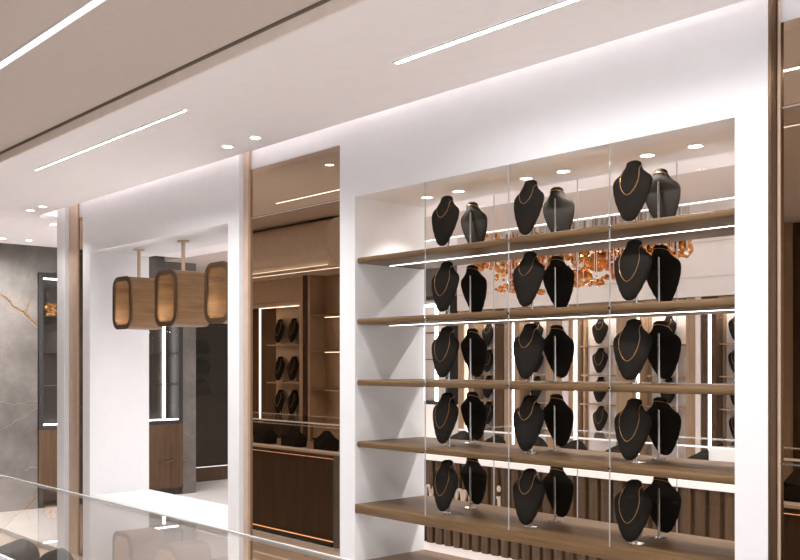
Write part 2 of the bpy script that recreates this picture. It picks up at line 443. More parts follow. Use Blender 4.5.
# ------------------------------------------------------------------ ceiling lights
def linear(s0, s1, p, h, w, label, mat='led_lin', power=0, spread=75):
    if power:
        l = lamp('AREA', 'linear_beam', (s0 + s1) / 2, p, h - .006, power, shape='RECTANGLE', size=(s1 - s0) * S, size_y=w * S * .9, spread=math.radians(spread))
    r = thing('linear_light', label, 'light', (s0 + s1) / 2, p, h, 'recessed linear ceiling lights')
    obj('diffuser', MB().box(s0, s1, p - w / 2, p + w / 2, h - .004, h), mat, r)
    obj('channel', MB().box(s0 - .006, s1 + .006, p - w / 2 - .007, p - w / 2, h - .006, h - .0005).box(s0 - .006, s1 + .006, p + w / 2, p + w / 2 + .007, h - .006, h - .0005), 'white', r)
linear(4.745, 6.94, 2.65, CH, .013, 'long thin linear light in the white ceiling above the pendants', 'led_thin', 30, 150)
linear(1.1, 3.33, 2.975, CH, .024, 'linear light in the white ceiling near the top edge, above the shelves', 'led_lin', 15, 150)
linear(-2.6, -.4, 2.8, CH, .035, 'added linear fill light right of the shelves, out past the frame edge', 'led_lin', 90, 160)  # unseen fill light, added to brighten the wall and niche jamb
linear(-2.4, .2, 5.2, CH, .03, 'added linear fill light in the back room, out past the right frame edge', 'led_lin', 80, 160)  # added out of view to light the jambs from the back room
linear(1.0, 5.6, 1.67, 1.495, .034, 'wide bright light slot in the taupe ceiling, top left corner', 'led_slot', 36, 150)
linear(1.0, 4.3, 5.2, CH, .035, 'linear ceiling light in the room behind the glass shelves', 'led_lin', 34, 140)
linear(9.3, 11.0, 4.6, CH, .03, 'added linear fill light in the back room near the stone wall', 'led_soft', 34, 130)  # unseen extra light, added to lift the back room floor
linear(9.0, 12.0, 9.6, 1.86, .03, 'added linear fill light in the raised ceiling far behind the leftmost bust', 'led_soft', power=45)  # added unseen, lights the dark stone wall at the far end
linear(1.5, 7.0, 8.45, 1.86, .03, 'added linear fill light in the raised ceiling behind the chandelier', 'led', power=8)  # added unseen to light the raised ceiling zone around the chandelier
linear(5.6, 8.6, 5.2, CH, .035, 'linear ceiling light in the back room behind the pendants', 'led_lin', 20, 140)

def downlight(s, p, h, label, group, power=6., spot=True, size=1.9, r0=.031):
    r = thing('downlight', label, 'light', s, p, h, group)
    obj('lens', MB().cyl(s, p, h - .004, h - .001, r0, 24), 'lamp', r)
    m = MB(); L = []
    b = bmesh.new(); n = 28
    ring = lambda rr, z: [b.verts.new((-s + rr * math.cos(2 * PI * i / n), p + rr * math.sin(2 * PI * i / n), EYE + z)) for i in range(n)]
    a, c, d = ring(r0 + .001, h - .0005), ring(r0 + .003, h - .007), ring(r0 + .010, h - .0005)
    for A, B in ((a, c), (c, d)):
        for i in range(n): b.faces.new((A[i], A[(i + 1) % n], B[(i + 1) % n], B[i]))
    bmesh.ops.recalc_face_normals(b, faces=b.faces[:]); m.add(b)
    obj('trim_ring', m, 'white', r, True)
    if spot:
        lamp('SPOT', 'downlight_beam', s, p, h - .012, power, spot_size=size, spot_blend=.5, shadow_soft_size=.02)
G = 'round downlights in the ceiling'
for (s, p, lb) in ((5.337, 3.293, 'left downlight of the pair by the bronze post above the mirror'), (5.013, 3.293, 'right downlight of the pair above the bronze mirror'),
                   (8.76, 3.30, 'left downlight of the far pair by the white column'), (8.47, 3.30, 'right downlight of the far pair by the white column'),
                   (9.47, 3.80, 'downlight beside the curved ceiling cove at the partition end'),
                   (10.9, 3.80, 'downlight grazing the stone wall at the left frame edge'), (10.87, 4.08, 'downlight grazing the stone wall near the black cabinet')):
    downlight(s, p, CH, lb, G, 9. if s < 10 else 90., size=1.9 if s < 10 else 3.1)
on = ['first', 'second', 'third', 'fourth', 'fifth', 'sixth']
for i, s in enumerate((4.18, 3.91, 3.39, 3.135, 2.62, 2.36)):
    downlight(s, 3.985, NT, on[i] + ' downlight from the left above the top shelf', 'downlights over the glass shelves', 13.)
for i, (s, p) in enumerate(((4.6, 5.7), (3.4, 5.7), (2.2, 5.7), (7.5, 5.7), (6.2, 5.7))):
    downlight(s, p, CH, ['downlight of the back room above the left half of the shelves', 'downlight of the back room above the middle of the shelves', 'downlight of the back room near the right end of the shelves',
                         'downlight of the back room behind the pendants', 'downlight of the back room behind the mirror'][i], 'back room downlights', 16.)

# cove strips hidden on the ceiling edge
def cove(s0, s1, p0, p1, label, mat='led_cove'):
    tag(obj('cove_light', MB().box(s0, s1, p0, p1, CH + .046, CH + .052), mat), label, 'light')
cove(1.0, 9.05, PE - .10, PE - .06, 'light strip in the ceiling cove above the white display walls')
cove(1.0, 9.05, PEB + .08, PEB + .12, 'light strip in the cove on the back side of the partition')
tag(obj('cove_light', MB().box(9.34, 9.38, 3.6, 4.25, CH + .046, CH + .052), 'led_cove'), 'light strip in the curved cove at the partition end', 'light')
tag(obj('cove_light', MB().box(-1., 8.6, 7.49, 7.502, CH - .007, CH + .002), 'led_dim'), 'bright line along the taupe ceiling edge above the chandelier', 'light')

# ------------------------------------------------------------------ shelves
SHELF = [('top', .656), ('second', .283), ('third', -.09), ('fourth', -.465)]
for nm, h in SHELF:
    r = thing('display_shelf', nm + ' wooden shelf ' + ('with a bright strip under it' if nm != 'top' else 'just below the niche downlights') + ' in the white display wall', 'shelf', 3.227, 3.97, h - .036, 'wooden shelves of the display wall')
    obj('board', MB().box(1.986, 4.469, PW + .012, PB - .02, h - .036, h, .012, 3), 'oak', r, True)
    obj('led_strip', MB().box(2.02, 4.44, 3.912, 3.916, h - .0385, h - .0355), 'led_shelf', r)
r = thing('display_shelf', 'thick lowest wooden shelf with busts, under the glass panels', 'shelf', 3.227, 3.97, -.903, 'wooden shelves of the display wall')
obj('board', MB().box(1.986, 4.469, PW - .004, PB + .004, -.903, -.848, .006, 2), 'oak', r, True)
obj('led_strip', MB().box(2.03, 4.42, 3.905, 3.925, -.908, -.9025), 'led_shelf', r)
tag(obj('base_board', MB().box(1.986, 4.469, PW + .0, PB + .0, -1.234, -1.20, .006, 2), 'brown_x', None, True), 'dark wooden base board at the bottom of the display wall', 'shelf')

# glass panels
W4 = (4.471 - 1.984) / 4
gn = ['first', 'second', 'third', 'fourth']
for side, p, top in (('front', PW + .003, 1), ('back', PB - .010, 0)):
    for i in range(4):
        a = 4.471 - W4 * i; b = a - W4
        r = thing('glass_panel', gn[i] + ' clear glass panel from the left on the ' + side + ' of the shelves', 'glass panel', (a + b) / 2, p, -.847, side + ' glass panels of the shelves')
        obj('pane', MB().box(b + .004, a - .004, p, p + .007, -.846, NT - .001), 'glass', r)
        if i < 3:
            obj('glass_edge', MB().box(b + .0043, b + .0057, p - .001, p + .008, -.846, NT - .001), 'joint_glass', r)
            for nm, h in SHELF:
                obj('clip', MB().box(b - .006, b + .012, p - .003, p + .0125, h - .024, h - .010, .002), 'chrome', r)

# ------------------------------------------------------------------ neck busts
TW = [(0, .016, .010), (.02, .028, .016), (.08, .045, .022), (.20, .066, .028), (.36, .087, .034), (.50, .100, .037), (.61, .1055, .036),
      (.68, .103, .034), (.73, .092, .033), (.78, .071, .034), (.83, .053, .035), (.875, .0425, .035), (.915, .038, .034), (.955, .0365, .033), (.98, .033, .029), (1.0, .019, .016)]
Z0, HB, LEAN = .020, .287, .17
def prof(z):
    t_ = max(0, min(1, (z - Z0) / HB))
    for (a, wa, da), (b, wb, db) in zip(TW, TW[1:]):
        if t_ <= b:
            k = (t_ - a) / (b - a); k = k * k * (3 - 2 * k) * .5 + k * .5
            return wa + (wb - wa) * k, da + (db - da) * k, t_
    return TW[-1][1], TW[-1][2], 1
def bdepth(t_):
    return .008 if t_ < .62 else .008 + (.028 - .008) * min(1, (t_ - .62) / .2)
def axis_y(z): return (z - Z0) * LEAN * (1 - .12 * (z / .28))
def surf(x, z, off=0., back=False):
    w, d, t_ = prof(z)
    k = math.sqrt(max(0, 1 - (x / w) ** 2)) if abs(x) < w else 0
    return axis_y(z) + (bdepth(t_) * k + off if back else -(d * k + off))
def bust_mesh():
    N, R = 28, 34; loops = []
    for j in range(R + 1):
        t_ = j / R; z = Z0 + HB * t_
        w, d, _ = prof(z); bd = min(bdepth(t_), d * 1.0)
        lp = []
        for i in range(N):
            a = 2 * PI * i / N; y = math.sin(a)
            lp.append(Vector((w * math.cos(a), axis_y(z) + (d * y if y < 0 else bd * y), z - EYE + EYE)))
        loops.append(lp)
    return MB().loft(loops)
def chain_path(zlow, half, ztop=.276):
    pts = []
    n = 40; zm = zlow + (ztop - zlow) * .62
    for i in range(n + 1):
        u = -1 + 2 * i / n
        v = abs(u)
        if v < .62:
            th = PI / 2 * v / .62
            x = half * math.sin(th); z = zlow + (zm - zlow) * (1 - math.cos(th)) ** .85
        else:
            k = (v - .62) / .38
            x = half + (.041 - half) * k * k * (3 - 2 * k); z = zm + (ztop - zm) * k
        x = math.copysign(x, u)
        w, d, t_ = prof(z)
        x = max(-w * .985, min(w * .985, x))
        pts.append(Vector((x, surf(x, z, .0025), z)))
    w, d, t_ = prof(ztop)
    for i in range(1, 12):
        a = PI * i / 12
        zz = ztop + .012 * math.sin(a)
        pts.append(Vector((w * 1.04 * math.cos(a), axis_y(zz) + (bdepth((zz - Z0) / HB) + .004) * math.sin(a), zz)))
    return pts

def make_bust():
    r = bpy.data.objects.new('neck_bust', None); CO.objects.link(r); r.empty_display_size = .05; WL[r.name] = Vector((0, 0, 0)); r['category'] = 'display bust'
    obj('velvet_form', bust_mesh(), 'velvet', r, True)
    py = .054
    obj('base', MB().cyl(0, py, -EYE + .0005, -EYE + .006, .036, 28).bm and _base(py), 'chrome', r, True, 'small chrome base')
    obj('pole', _pole(py), 'chrome', r, True, 'thin chrome pole')
    return r
def _cyl0(x, y, z0, z1, rad, seg=20):
    b = bmesh.new(); bmesh.ops.create_cone(b, cap_ends=True, segments=seg, radius1=rad, radius2=rad, depth=z1 - z0)
    for v in b.verts: v.co += Vector((x, y, (z0 + z1) / 2))
    return b
def _base(py):
    return MB().add(_cyl0(0, py, .0005, .006, .036, 28))
def _pole(py):
    return MB().add(_cyl0(0, py, .005, .272, .006, 10)).add(_cyl0(0, py, .0055, .014, .008, 12)).add(_tie(py))
def _tie(py):
    m = MB().tube([Vector((0, py, .028)), Vector((0, py * .5, .027)), Vector((0, .004, .03))], .003, 6)
    b = m.bm; return b
bust0 = make_bust()
def chain_obj(zlow, half, rad=.0015):
    mb = MB().tube(chain_path(zlow, half), rad, 6, closed=True)
    bm = mb.bm; bmesh.ops.scale(bm, vec=(S, S, S), verts=bm.verts)
    me = bpy.data.meshes.new('necklace'); bm.to_mesh(me); bm.free()
    for f in me.polygons: f.use_smooth = True
    me.materials.append(MAT['gold']); return me
CH_SHORT, CH_LONG, CH_MID = chain_obj(.180, .045), chain_obj(.108, .056), chain_obj(.140, .050)
used = [False]
def place_bust(s, p, h, rz, label, clabel, group, cgroup, chain, sc=1.0):
    loc = W(s, p, h)
    if not used[0]:
        r = bust0; used[0] = True; r.location = loc; r.rotation_euler = (0, 0, rz); r['label'] = label; r['group'] = group
    else:
        r = dup(bust0, loc, label, group, rz)
    r.scale = (sc, sc, sc)
    if chain is not None:
        c = bpy.data.objects.new('necklace', chain); CO.objects.link(c); c.location = loc; c.rotation_euler = (0, 0, rz); c.scale = (sc, sc, sc)
        tag(c, clabel, 'necklace', cgroup)
    return r
cols = [('left', 3.822, 3.871), ('middle', 3.208, 3.24), ('right', 2.573, 2.595)]
rows = SHELF + [('lowest', -.848)]
for ri, (rn, h) in enumerate(rows):
    for ci, (cn, s, s_b) in enumerate(cols):
        ch = CH_SHORT if (ri == 0 or ci == 1) else CH_LONG
        if ri == 0 and ci == 2: ch = CH_MID
        j = random.uniform(-.05, .05)
        place_bust(s, 3.765, h, j, f'black velvet neck bust facing the viewer, {cn} pair on the {rn} shelf',
                   f'gold chain on the front-facing bust of the {cn} pair, {rn} shelf', 'front-facing busts on the shelves', 'gold chains on the front-facing busts', ch)
        j = random.uniform(-.04, .04)
        place_bust(s_b, 4.10, h, PI + j, f'neck bust turned away showing its pole, {cn} pair on the {rn} shelf',
                   f'gold chain at the nape of the turned-away bust, {cn} pair on the {rn} shelf', 'busts turned away on the shelves', 'gold chains on the turned-away busts', ch)

# ------------------------------------------------------------------ far showcase wall (back room)
PFW = 8.8
def sx(px, p=PFW):
    a = (px - 400) / 945; Z = p / (.6692 + .7431 * a); return Z * (.7431 - .6692 * a)
struct('wall_back', MB().box(-3.2, 8.6, PFW + .28, PFW + .45, FL, 1.86).box(-3.2, 8.6, PFW - .06, PFW + .28, .70, 1.86), 'panel_white')
struct('trim_8', MB().box(-3.2, 8.6, PFW - .064, PFW - .058, .895, .90).box(-3.2, 8.6, PFW - .064, PFW - .058, 1.25, 1.255), 'taupe')
bays = [  # panel x0,x1 (photograph columns), bust x
    (477, 493.6, 488, 'leftmost'), (523, 547.5, 536, 'second'), (581, 617.5, 600, 'third'), (645, 687, 668, 'fourth'), (720, 757, 738, 'fifth')]
LEDGE = [.22, -.11, -.44, -.77]
rn4 = ['top', 'second', 'third', 'bottom']
for (x0, x1, xb, nm) in bays:
    s1, s0 = sx(x0), sx(x1)
    r = thing('wall_showcase', f'{nm} from the left of the lit showcase bays on the far wall', 'showcase', (s0 + s1) / 2, PFW + .1, FL, 'showcase bays on the far wall')
    obj('back_panel', MB().box(s0, s1, PFW + .13, PFW + .15, -.99, .64), 'panel_white', r)
    obj('side_panel', MB().box(s1, s1 + .03, PFW + .08, PFW + .27, FL, .69), 'oak_z', r)
    obj('side_panel', MB().box(s0 - .03, s0, PFW + .08, PFW + .27, FL, .69), 'oak_z', r)
    obj('top_panel', MB().box(s0, s1, PFW - .05, PFW + .13, .64, .69), 'oak_z', r)
    for h in LEDGE:
        obj('ledge', MB().box(s0, s1, PFW - .01, PFW + .13, h - .016, h), 'oak_z', r)
    obj('led_strip', MB().box(s0 + .01, s1 - .01, PFW - .03, PFW - .005, .632, .64), 'led_bay', r)
    obj('base_cabinet', MB().box(s0, s1, PFW - .05, PFW + .27, FL, -1.0), 'walnut_mid', r)
    for k, h in enumerate(LEDGE):
        place_bust(sx(xb, PFW + .05), PFW + .03, h, random.uniform(-.1, .1), f'small black bust, {rn4[k]} ledge of the {nm} far showcase bay',
                   f'gold chain on the bust of the {rn4[k]} ledge, {nm} far showcase bay', 'busts in the far showcases', 'gold chains on the far busts', CH_SHORT if k % 2 == 0 else CH_LONG)
# pilasters and light rods between the bays
pil = [(461, 467, 'oak_z'), (471, 476.5, 'oak_z'), (497.5, 506.5, 'walnut_mid'), (507, 515, 'oak_z'), (517, 522.5, 'oak_z'), (549, 565, 'oak_z'),
       (565, 571.5, 'panel_white'), (571.8, 576, 'oak_z'), (619, 636, 'oak_z'), (636.5, 639.5, 'oak_z'), (642, 644, 'oak_z'), (688.5, 698, 'oak_z'), (698, 703.5, 'panel_white'), (704, 711, 'walnut_mid'), (714, 719, 'walnut_mid')]
for i, (x0, x1, mt) in enumerate(pil):
    struct('trim_%d' % (20 + i), MB().box(sx(x1) + .002, sx(x0) - .002, PFW - .055, PFW + .27, FL, .695), mt)
for i, (xa, w) in enumerate(((468.4, .010), (515.3, .009), (577.2, .010), (640, .010), (711.2, .013))):
    tag(obj('light_rod', MB().box(sx(xa) - w, sx(xa) + .004, PFW - .05, PFW - .02, -1.0, .575), 'led_case'), ['vertical light rod left of the first far showcase bay', 'vertical light rod before the second far showcase bay', 'vertical light rod before the third far showcase bay',
        'vertical light rod before the fourth far showcase bay', 'vertical light rod before the rightmost far showcase bay'][i], 'light', 'vertical light rods of the far wall')

# ------------------------------------------------------------------ velvet display cushions
def cushion_bm(w=.125, d=.10, hgt=.19):
    L = []
    for z, kw, kd, sx_, sy_ in ((0, .97, .95, 0, 0), (.03, 1.0, 1.0, 0, 0), (.40, 1.0, .98, .0, .03), (.56, .97, .86, .02, .10), (.70, .86, .66, .05, .16), (.86, .66, .42, .10, .20), (.96, .46, .24, .14, .22), (1.0, .34, .12, .15, .22)):
        lp = []
        for i in range(36):
            a = 2 * PI * i / 36
            cx, sy = math.cos(a), math.sin(a)
            e = .45
            x = w * (kw * math.copysign(abs(cx) ** e, cx) + sx_); y = d * (kd * math.copysign(abs(sy) ** e, sy) + sy_)
            zz = hgt * z + .010 * z * math.sin(34 * x + 20 * y) 
            y += .012 * math.sin(3 * PI * z) * math.sin(22 * x) * (1 if z > .05 else 0)
            lp.append(Vector((x, y, zz)))
        L.append(lp)
    return MB().loft(L)
def make_cushion(label, s, p, h, rz, group, mat='velvet'):
    r = bpy.data.objects.new('display_cushion', None); CO.objects.link(r); WL[r.name] = Vector((0, 0, 0)); r.empty_display_size = .05
    tag(r, label, 'cushion', group); r.location = W(s, p, h); r.rotation_euler = (0, 0, rz)
    obj('velvet_form', cushion_bm(), mat, r, True)
    m = MB().tube([Vector((-.10 + .2 * k / 12, -.098 + .03 * math.sin(PI * k / 12), .07 + .05 * (k / 12) + .012 * math.sin(PI * k / 12))) for k in range(13)], .010, 8)
    obj('fold_band', m, mat, r, True)
    bpy.data.objects[r.children[-1].name].location = (0, 0, 0)
    return r
cu0 = None
def cushion(s, p, h, rz, label, group):
    global cu0
    if cu0 is None:
        cu0 = make_cushion(label, s, p, h, rz, group); return cu0
    return dup(cu0, W(s, p, h), label, group, rz)

# ------------------------------------------------------------------ back counter with ribbed front
def counter_glass(r, s0, s1, p0, p1, top, deck):
    th = .012
    obj('glass_top', MB().box(s0, s1, p0, p1, top - th, top), 'glass_top', r)
    obj('glass_front', MB().box(s0, s1, p0, p0 + th, deck + .001, top - th), 'glass', r)
    obj('glass_back', MB().box(s0, s1, p1 - th, p1, deck + .001, top - th), 'glass', r)
    obj('glass_side', MB().box(s0, s0 + th, p0 + th, p1 - th, deck + .001, top - th), 'glass', r)
    obj('glass_side', MB().box(s1 - th, s1, p0 + th, p1 - th, deck + .001, top - th), 'glass', r)
    e = .008
    obj('glass_edge', MB().box(s0, s1, p1 - th - .002, p1 - th, deck + .001, deck + .022), 'glass_edge', r, label='pale lower glass edge')
    obj('glass_edge', MB().box(s0, s1, p0 - e, p0, top - th, top + .003).box(s0, s1, p1, p1 + e, top - th, top + .003).box(s1, s1 + e, p0, p1, top - th, top), 'glass_edge', r, label='pale polished glass edge')
BC = (1.2, 6.62, 6.10, 6.78)
r = thing('display_counter', 'ribbed wooden counter with white band behind the shelves', 'counter', 3.9, 6.4, FL)
pts = []
s_ = BC[0]; step = .116
n = int((BC[1] - BC[0]) / step)
front = []
for i in range(n):
    a = BC[0] + i * step
    for (u, v) in ((0, .03), (.13, .03), (.18, 0), (.5, -.008), (.82, 0), (.87, .03)):
        front.append((a + u * step, BC[2] + v))
front.append((BC[0] + n * step, BC[2] + .03))
loop = front + [(BC[0] + n * step, BC[3]), (BC[0], BC[3])]
obj('ribbed_front', MB().prism(loop, 'h', -1.655, -.885), 'rib_wood', r)
obj('deck', MB().box(BC[0] - .02, BC[1] + .02, BC[2] - .02, BC[3] + .02, -.884, -.83, .004), 'panel_white', r, label='white deck band')
obj('plinth', MB().box(BC[0], BC[1] - .05, BC[2] + .03, BC[3] - .03, FL, -1.656), 'panel_white', r, label='white recessed plinth')
counter_glass(r, 1.3, 5.98, BC[2] + .0, BC[3] - .02, -.577, -.83)
# raised script lettering on the ribs
def script(pts, r=.016):
    Q = []
    for (u, v) in pts: Q.append(Vector((-u, BC[2] - .028, EYE + v)))
    return Q
lt = MB()
def arch(s_left, w, base, top, n=8):
    return [(s_left - w * i / n, base + (top - base) * math.sin(PI * min(1, .5 * i / n * 2) * .5) if i < n / 2 else base + (top - base) * math.cos(PI * (i / n - .5))) for i in range(n + 1)]
base, xh = -1.245, -1.115
cur = 6.40
strokes = []
st = [(cur, xh - .02)]
for k in range(3):
    st += [(cur - .01, base)] + [(cur - .01 - .075 * i / 7, base + (xh - base) * (math.sin(PI * .5 * min(1, i / 3.5)) if i <= 3.5 else math.cos(PI * .5 * (i - 3.5) / 3.5) ** .5 if i < 7 else 0)) for i in range(1, 8)]
    cur -= .085
strokes.append(st)
oc = cur - .065
strokes.append([(oc + .05 * math.cos(2 * PI * i / 14), (base + xh) / 2 + .065 * math.sin(2 * PI * i / 14)) for i in range(15)])
cur = oc - .09
for k in range(2):
    st = [(cur, xh), (cur - .005, base)] + [(cur - .005 - .08 * i / 7, base + (xh - base) * (math.sin(PI * .5 * min(1, i / 3.5)) if i <= 3.5 else max(0, math.cos(PI * .5 * (i - 3.5) / 3.5)) ** .5)) for i in range(1, 8)]
    strokes.append(st); cur -= .10
cur = sx(501, BC[2])
strokes.append([(cur + .02, xh - .03), (cur, xh - .015), (cur - .004, base + .02), (cur - .03, base)])
for st in strokes: lt.tube(script(st), .0145, 6)
b = bmesh.new(); bmesh.ops.create_uvsphere(b, u_segments=12, v_segments=8, radius=.024)
for v in b.verts: v.co = Vector((v.co.x * .9 - cur - .0, v.co.y * .6 + BC[2] - .028, v.co.z * 1.2 + EYE - 1.065))
lt.add(b)
obj('script_lettering', lt, 'beige', r, True, label='pale gold raised script lettering')
cg = 'velvet cushions in the back counter'
for i, (px, p, rz) in enumerate(((460, 6.5, .1), (493, 6.33, -.2), (533, 6.42, .15), (572, 6.42, -.1), (618, 6.36, .1), (702, 6.35, 0))):
    cushion(sx(px, p), p, -.829, rz, ['velvet cushion at the left end of the back counter', 'second velvet cushion from the left in the back counter', 'third velvet cushion from the left in the back counter',
            'fourth velvet cushion in the back counter, behind the middle busts', 'fifth velvet cushion in the back counter', 'rightmost velvet cushion in the back counter beside a white block'][i], cg)
tag(obj('display_block', MB().box(sx(760, 6.4), sx(717, 6.4), 6.28, 6.5, -.829, -.60, .006), 'white'), 'white display block in the back counter by the frame of the display wall', 'display block')

# ------------------------------------------------------------------ amber chandelier
CS, CP = 6.15, 8.05
r = thing('chandelier', 'amber glass cluster chandelier on many wires behind the shelves', 'chandelier', CS, CP, .8)
obj('canopy', MB().box(4.85, 7.5, 7.8, 8.3, 1.835, 1.858, .004), 'white', r)
wires = MB(); protos = []
for k in range(5):
    b = bmesh.new()
    bmesh.ops.create_icosphere(b, subdivisions=2, radius=1.0)
    for v in b.verts: v.co *= 1 + random.uniform(-.06, .06)
    me = bpy.data.meshes.new('amber_globe'); b.to_mesh(me); b.free(); me.materials.append(MAT['amber']); protos.append(me)
b = bmesh.new(); bmesh.ops.create_icosphere(b, subdivisions=1, radius=1.0); cry = bpy.data.meshes.new('crystal'); b.to_mesh(cry); b.free(); cry.materials.append(MAT['crystal'])
def px_s(px, p=CP): return sx(px, p)
def cpos(px, py, p):
    a = (px - 400) / 945; Z = p / (.6692 + .7431 * a)
    return (Z * (.7431 - .6692 * a), p, (365 - py) / 945 * Z)
pieces = []
for (px, py, rr) in ((556, 262, .085), (597, 262, .12), (583, 277, .10), (512, 287, .085), (571, 250, .07), (686, 248, .075), (500, 268, .07), (541, 292, .05), (548, 240, .075), (660, 246, .07), (605, 247, .06), (528, 262, .06), (484, 250, .06)):
    pieces.append((*cpos(px, py, CP - .1), rr))
while len(pieces) < 100:
    px = random.uniform(472, 690)
    lo = 296 if 496 < px < 530 else (288 if 560 < px < 604 else (272 if px < 498 else (282 if px < 640 else 258)))
    pieces.append((*cpos(px, random.uniform(234, lo - 4), CP + random.uniform(-.2, .2)), random.choice((.028, .036, .045, .055, .07))))
def put(me, q):
    s, p, h, rr = q
    o = bpy.data.objects.new(me.name.split('.')[0], me)
    CO.objects.link(o); o.parent = r; o.location = W(s, p, h) - wloc(r); o.scale = (rr * S, rr * S, rr * S * random.uniform(.7, 1.0))
    o.rotation_euler = (random.uniform(-.5, .5), random.uniform(-.5, .5), random.uniform(0, 6))
    wires.add(_cyl0(-s, p, EYE + h + rr * .6, EYE + 1.84, .003, 5))
for q in pieces: put(random.choice(protos), q)
rest = MB()
for i in range(750):
    px = random.uniform(472, 690)
    lo = 296 if 496 < px < 530 else (288 if 560 < px < 604 else (272 if px < 498 else (282 if px < 640 else 258)))
    s_, p_, h_ = cpos(px, random.uniform(234, lo - 3), CP + random.uniform(-.22, .22))
    b = bmesh.new(); bmesh.ops.create_icosphere(b, subdivisions=1, radius=random.uniform(.018, .044))
    rz = Matrix.Rotation(random.uniform(0, 6), 3, (random.random(), random.random(), random.random() + .1))
    for v in b.verts: v.co = rz @ v.co + Vector((-s_, p_, EYE + h_))
    rest.add(b)
obj('small_amber_bead', rest, 'amber', r)['kind'] = 'stuff'
for i in range(95):
    px = random.uniform(474, 688)
    lo = 290 if 496 < px < 530 else (284 if 560 < px < 604 else (270 if px < 498 else (278 if px < 640 else 256)))
    put(cry, (*cpos(px, random.uniform(234, lo - 2), CP - .23), random.choice((.014, .02, .027))))
rods = MB()
for i in range(75):
    s = px_s(random.uniform(530, 690)); p = CP + random.uniform(-.2, .2)
    (wires if i % 2 else rods).add(_cyl0(-s, p, EYE + random.uniform(1.2, 1.36), EYE + 1.84, random.uniform(.005, .012), 6))
obj('wire', wires, 'wire', r)['kind'] = 'stuff'
obj('brown_rod', rods, 'tan', r)['kind'] = 'stuff'
for i in range(6):
    lamp('POINT', 'chandelier_bulb', 7.3 - .45 * i, CP, 1.08 + .05 * (i % 2), 1.5, (1, .9, .8), shadow_soft_size=.02)

# ------------------------------------------------------------------ hanging wooden display capsules
def rrect(cs, ch, w, h, rad, n=7):
    out = []
    for (qx, qy, a0) in ((1, 1, 0), (-1, 1, PI / 2), (-1, -1, PI), (1, -1, 1.5 * PI)):
        for i in range(n + 1):
            a = a0 + PI / 2 * i / n
            out.append((cs + qx * (w / 2 - rad) + rad * math.cos(a), ch + qy * (h / 2 - rad) + rad * math.sin(a)))
    return out
pn = ['leftmost', 'middle', 'rightmost']
for i, s in enumerate((7.80, 7.01, 6.21)):
    pf, pb, hc, w, hh = 3.735, 4.06, .545, .355, .455
    r = thing('pendant_showcase', f'{pn[i]} of the three rounded wooden capsules hanging in the opening', 'pendant', s, 3.90, hc - hh / 2, 'wooden capsules hanging in the opening')
    o1 = rrect(s, hc, w, hh, .10); i1 = rrect(s, hc, w - .05, hh - .05, .078)
    obj('shell', MB().tube_ring(o1, i1, pf + .012, pb), 'oak_pendant', r, True)
    obj('rim', MB().tube_ring(rrect(s, hc, w + .008, hh + .008, .103), rrect(s, hc, w - .074, hh - .074, .068), pf, pf + .013), 'bronze_dark', r, True, label='dark bronze rim')
    obj('glass_front', MB().prism(rrect(s, hc, w - .075, hh - .075, .067), 'p', pf + .003, pf + .008), 'glass', r)
    obj('back_panel', MB().prism(rrect(s, hc, w - .051, hh - .051, .077), 'p', pb - .03, pb - .018), 'oak_z', r)
    obj('led_strip', MB().box(s - .09, s + .09, pf + .016, pf + .03, hc - hh / 2 + .0252, hc - hh / 2 + .029), 'led_pend_fill', r)  # strip added out of sight behind the rim lip to brighten the interior
    obj('rod', MB().cyl(s, 3.90, hc + hh / 2, NT - .006, .016, 16), 'bronze', r, True)
    obj('ceiling_plate', MB().cyl(s, 3.90, NT - .012, NT - .0005, .05, 24), 'bronze', r, True)

# ------------------------------------------------------------------ front glass counter (its far side shows in the mirror)
FC = (-1.6, 10.4, 1.02, 1.75)
r = thing('display_counter', 'long glass topped counter in the foreground, lower left corner', 'counter', 3.0, 1.4, FL)
CB = FC[3]
for (a, b_) in ((7.27, 10.4), (-1.6, 7.05)):
    obj('cabinet', MB().box(a, b_, FC[2] + .1, CB - .03, -1.72, -.93), 'walnut', r)
    obj('frame', MB().box(a, a + .03, CB - .03, CB, -1.72, -.93).box(b_ - .03, b_, CB - .03, CB, -1.72, -.93).box(a + .03, b_ - .03, CB - .03, CB, -1.78, -1.735).box(a + .03, b_ - .03, CB - .03, CB, -.915, -.88), 'black_metal', r)
    obj('glow_strip', MB().box(a + .03, b_ - .03, CB - .028, CB - .020, -1.734, -1.729), 'led_warm', r, label='warm light line at the foot')
    obj('glow_strip', MB().box(a + .03, b_ - .03, CB - .028, CB - .022, -.922, -.919), 'led_warm', r, label='warm light line under the deck')
obj('stone_pier', MB().box(7.05, 7.27, FC[2] + .1, CB, FL, -.88), 'stone', r)
obj('plinth', MB().box(FC[0] + .02, FC[1], FC[2] + .15, CB - .01, FL, -1.782), 'beige', r)
obj('deck', MB().box(FC[0], FC[1], FC[2], CB + .012, -.88, -.865), 'beige', r, label='beige deck')
counter_glass(r, FC[0], FC[1], FC[2], CB, -.577, -.865)
cgf = 'velvet cushions in the foreground counter'
fr = [(4.15, 1.50, .3, 'grey velvet cushion inside the foreground counter at the lower left corner'), (3.85, 1.55, -.2, 'velvet cushion inside the foreground counter, at the bottom edge'),
      (8.75, 1.55, .1, 'left velvet cushion on the counter deck mirrored in the bronze mirror'), (8.18, 1.57, -.15, 'middle velvet cushion on the counter deck mirrored in the bronze mirror'),
      (7.58, 1.60, .12, 'right velvet cushion on the counter deck mirrored in the bronze mirror'), (2.72, 1.55, 0, 'velvet cushion mirrored in the bronze mirror at the right edge')]
for (s, p, rz, lb) in fr:
    q_ = cushion(s, p, -.864, rz + (PI if s > 5 or s < 3 else 0), lb, cgf)
    if 3 < s < 5: q_.scale = (.75, .75, .55)

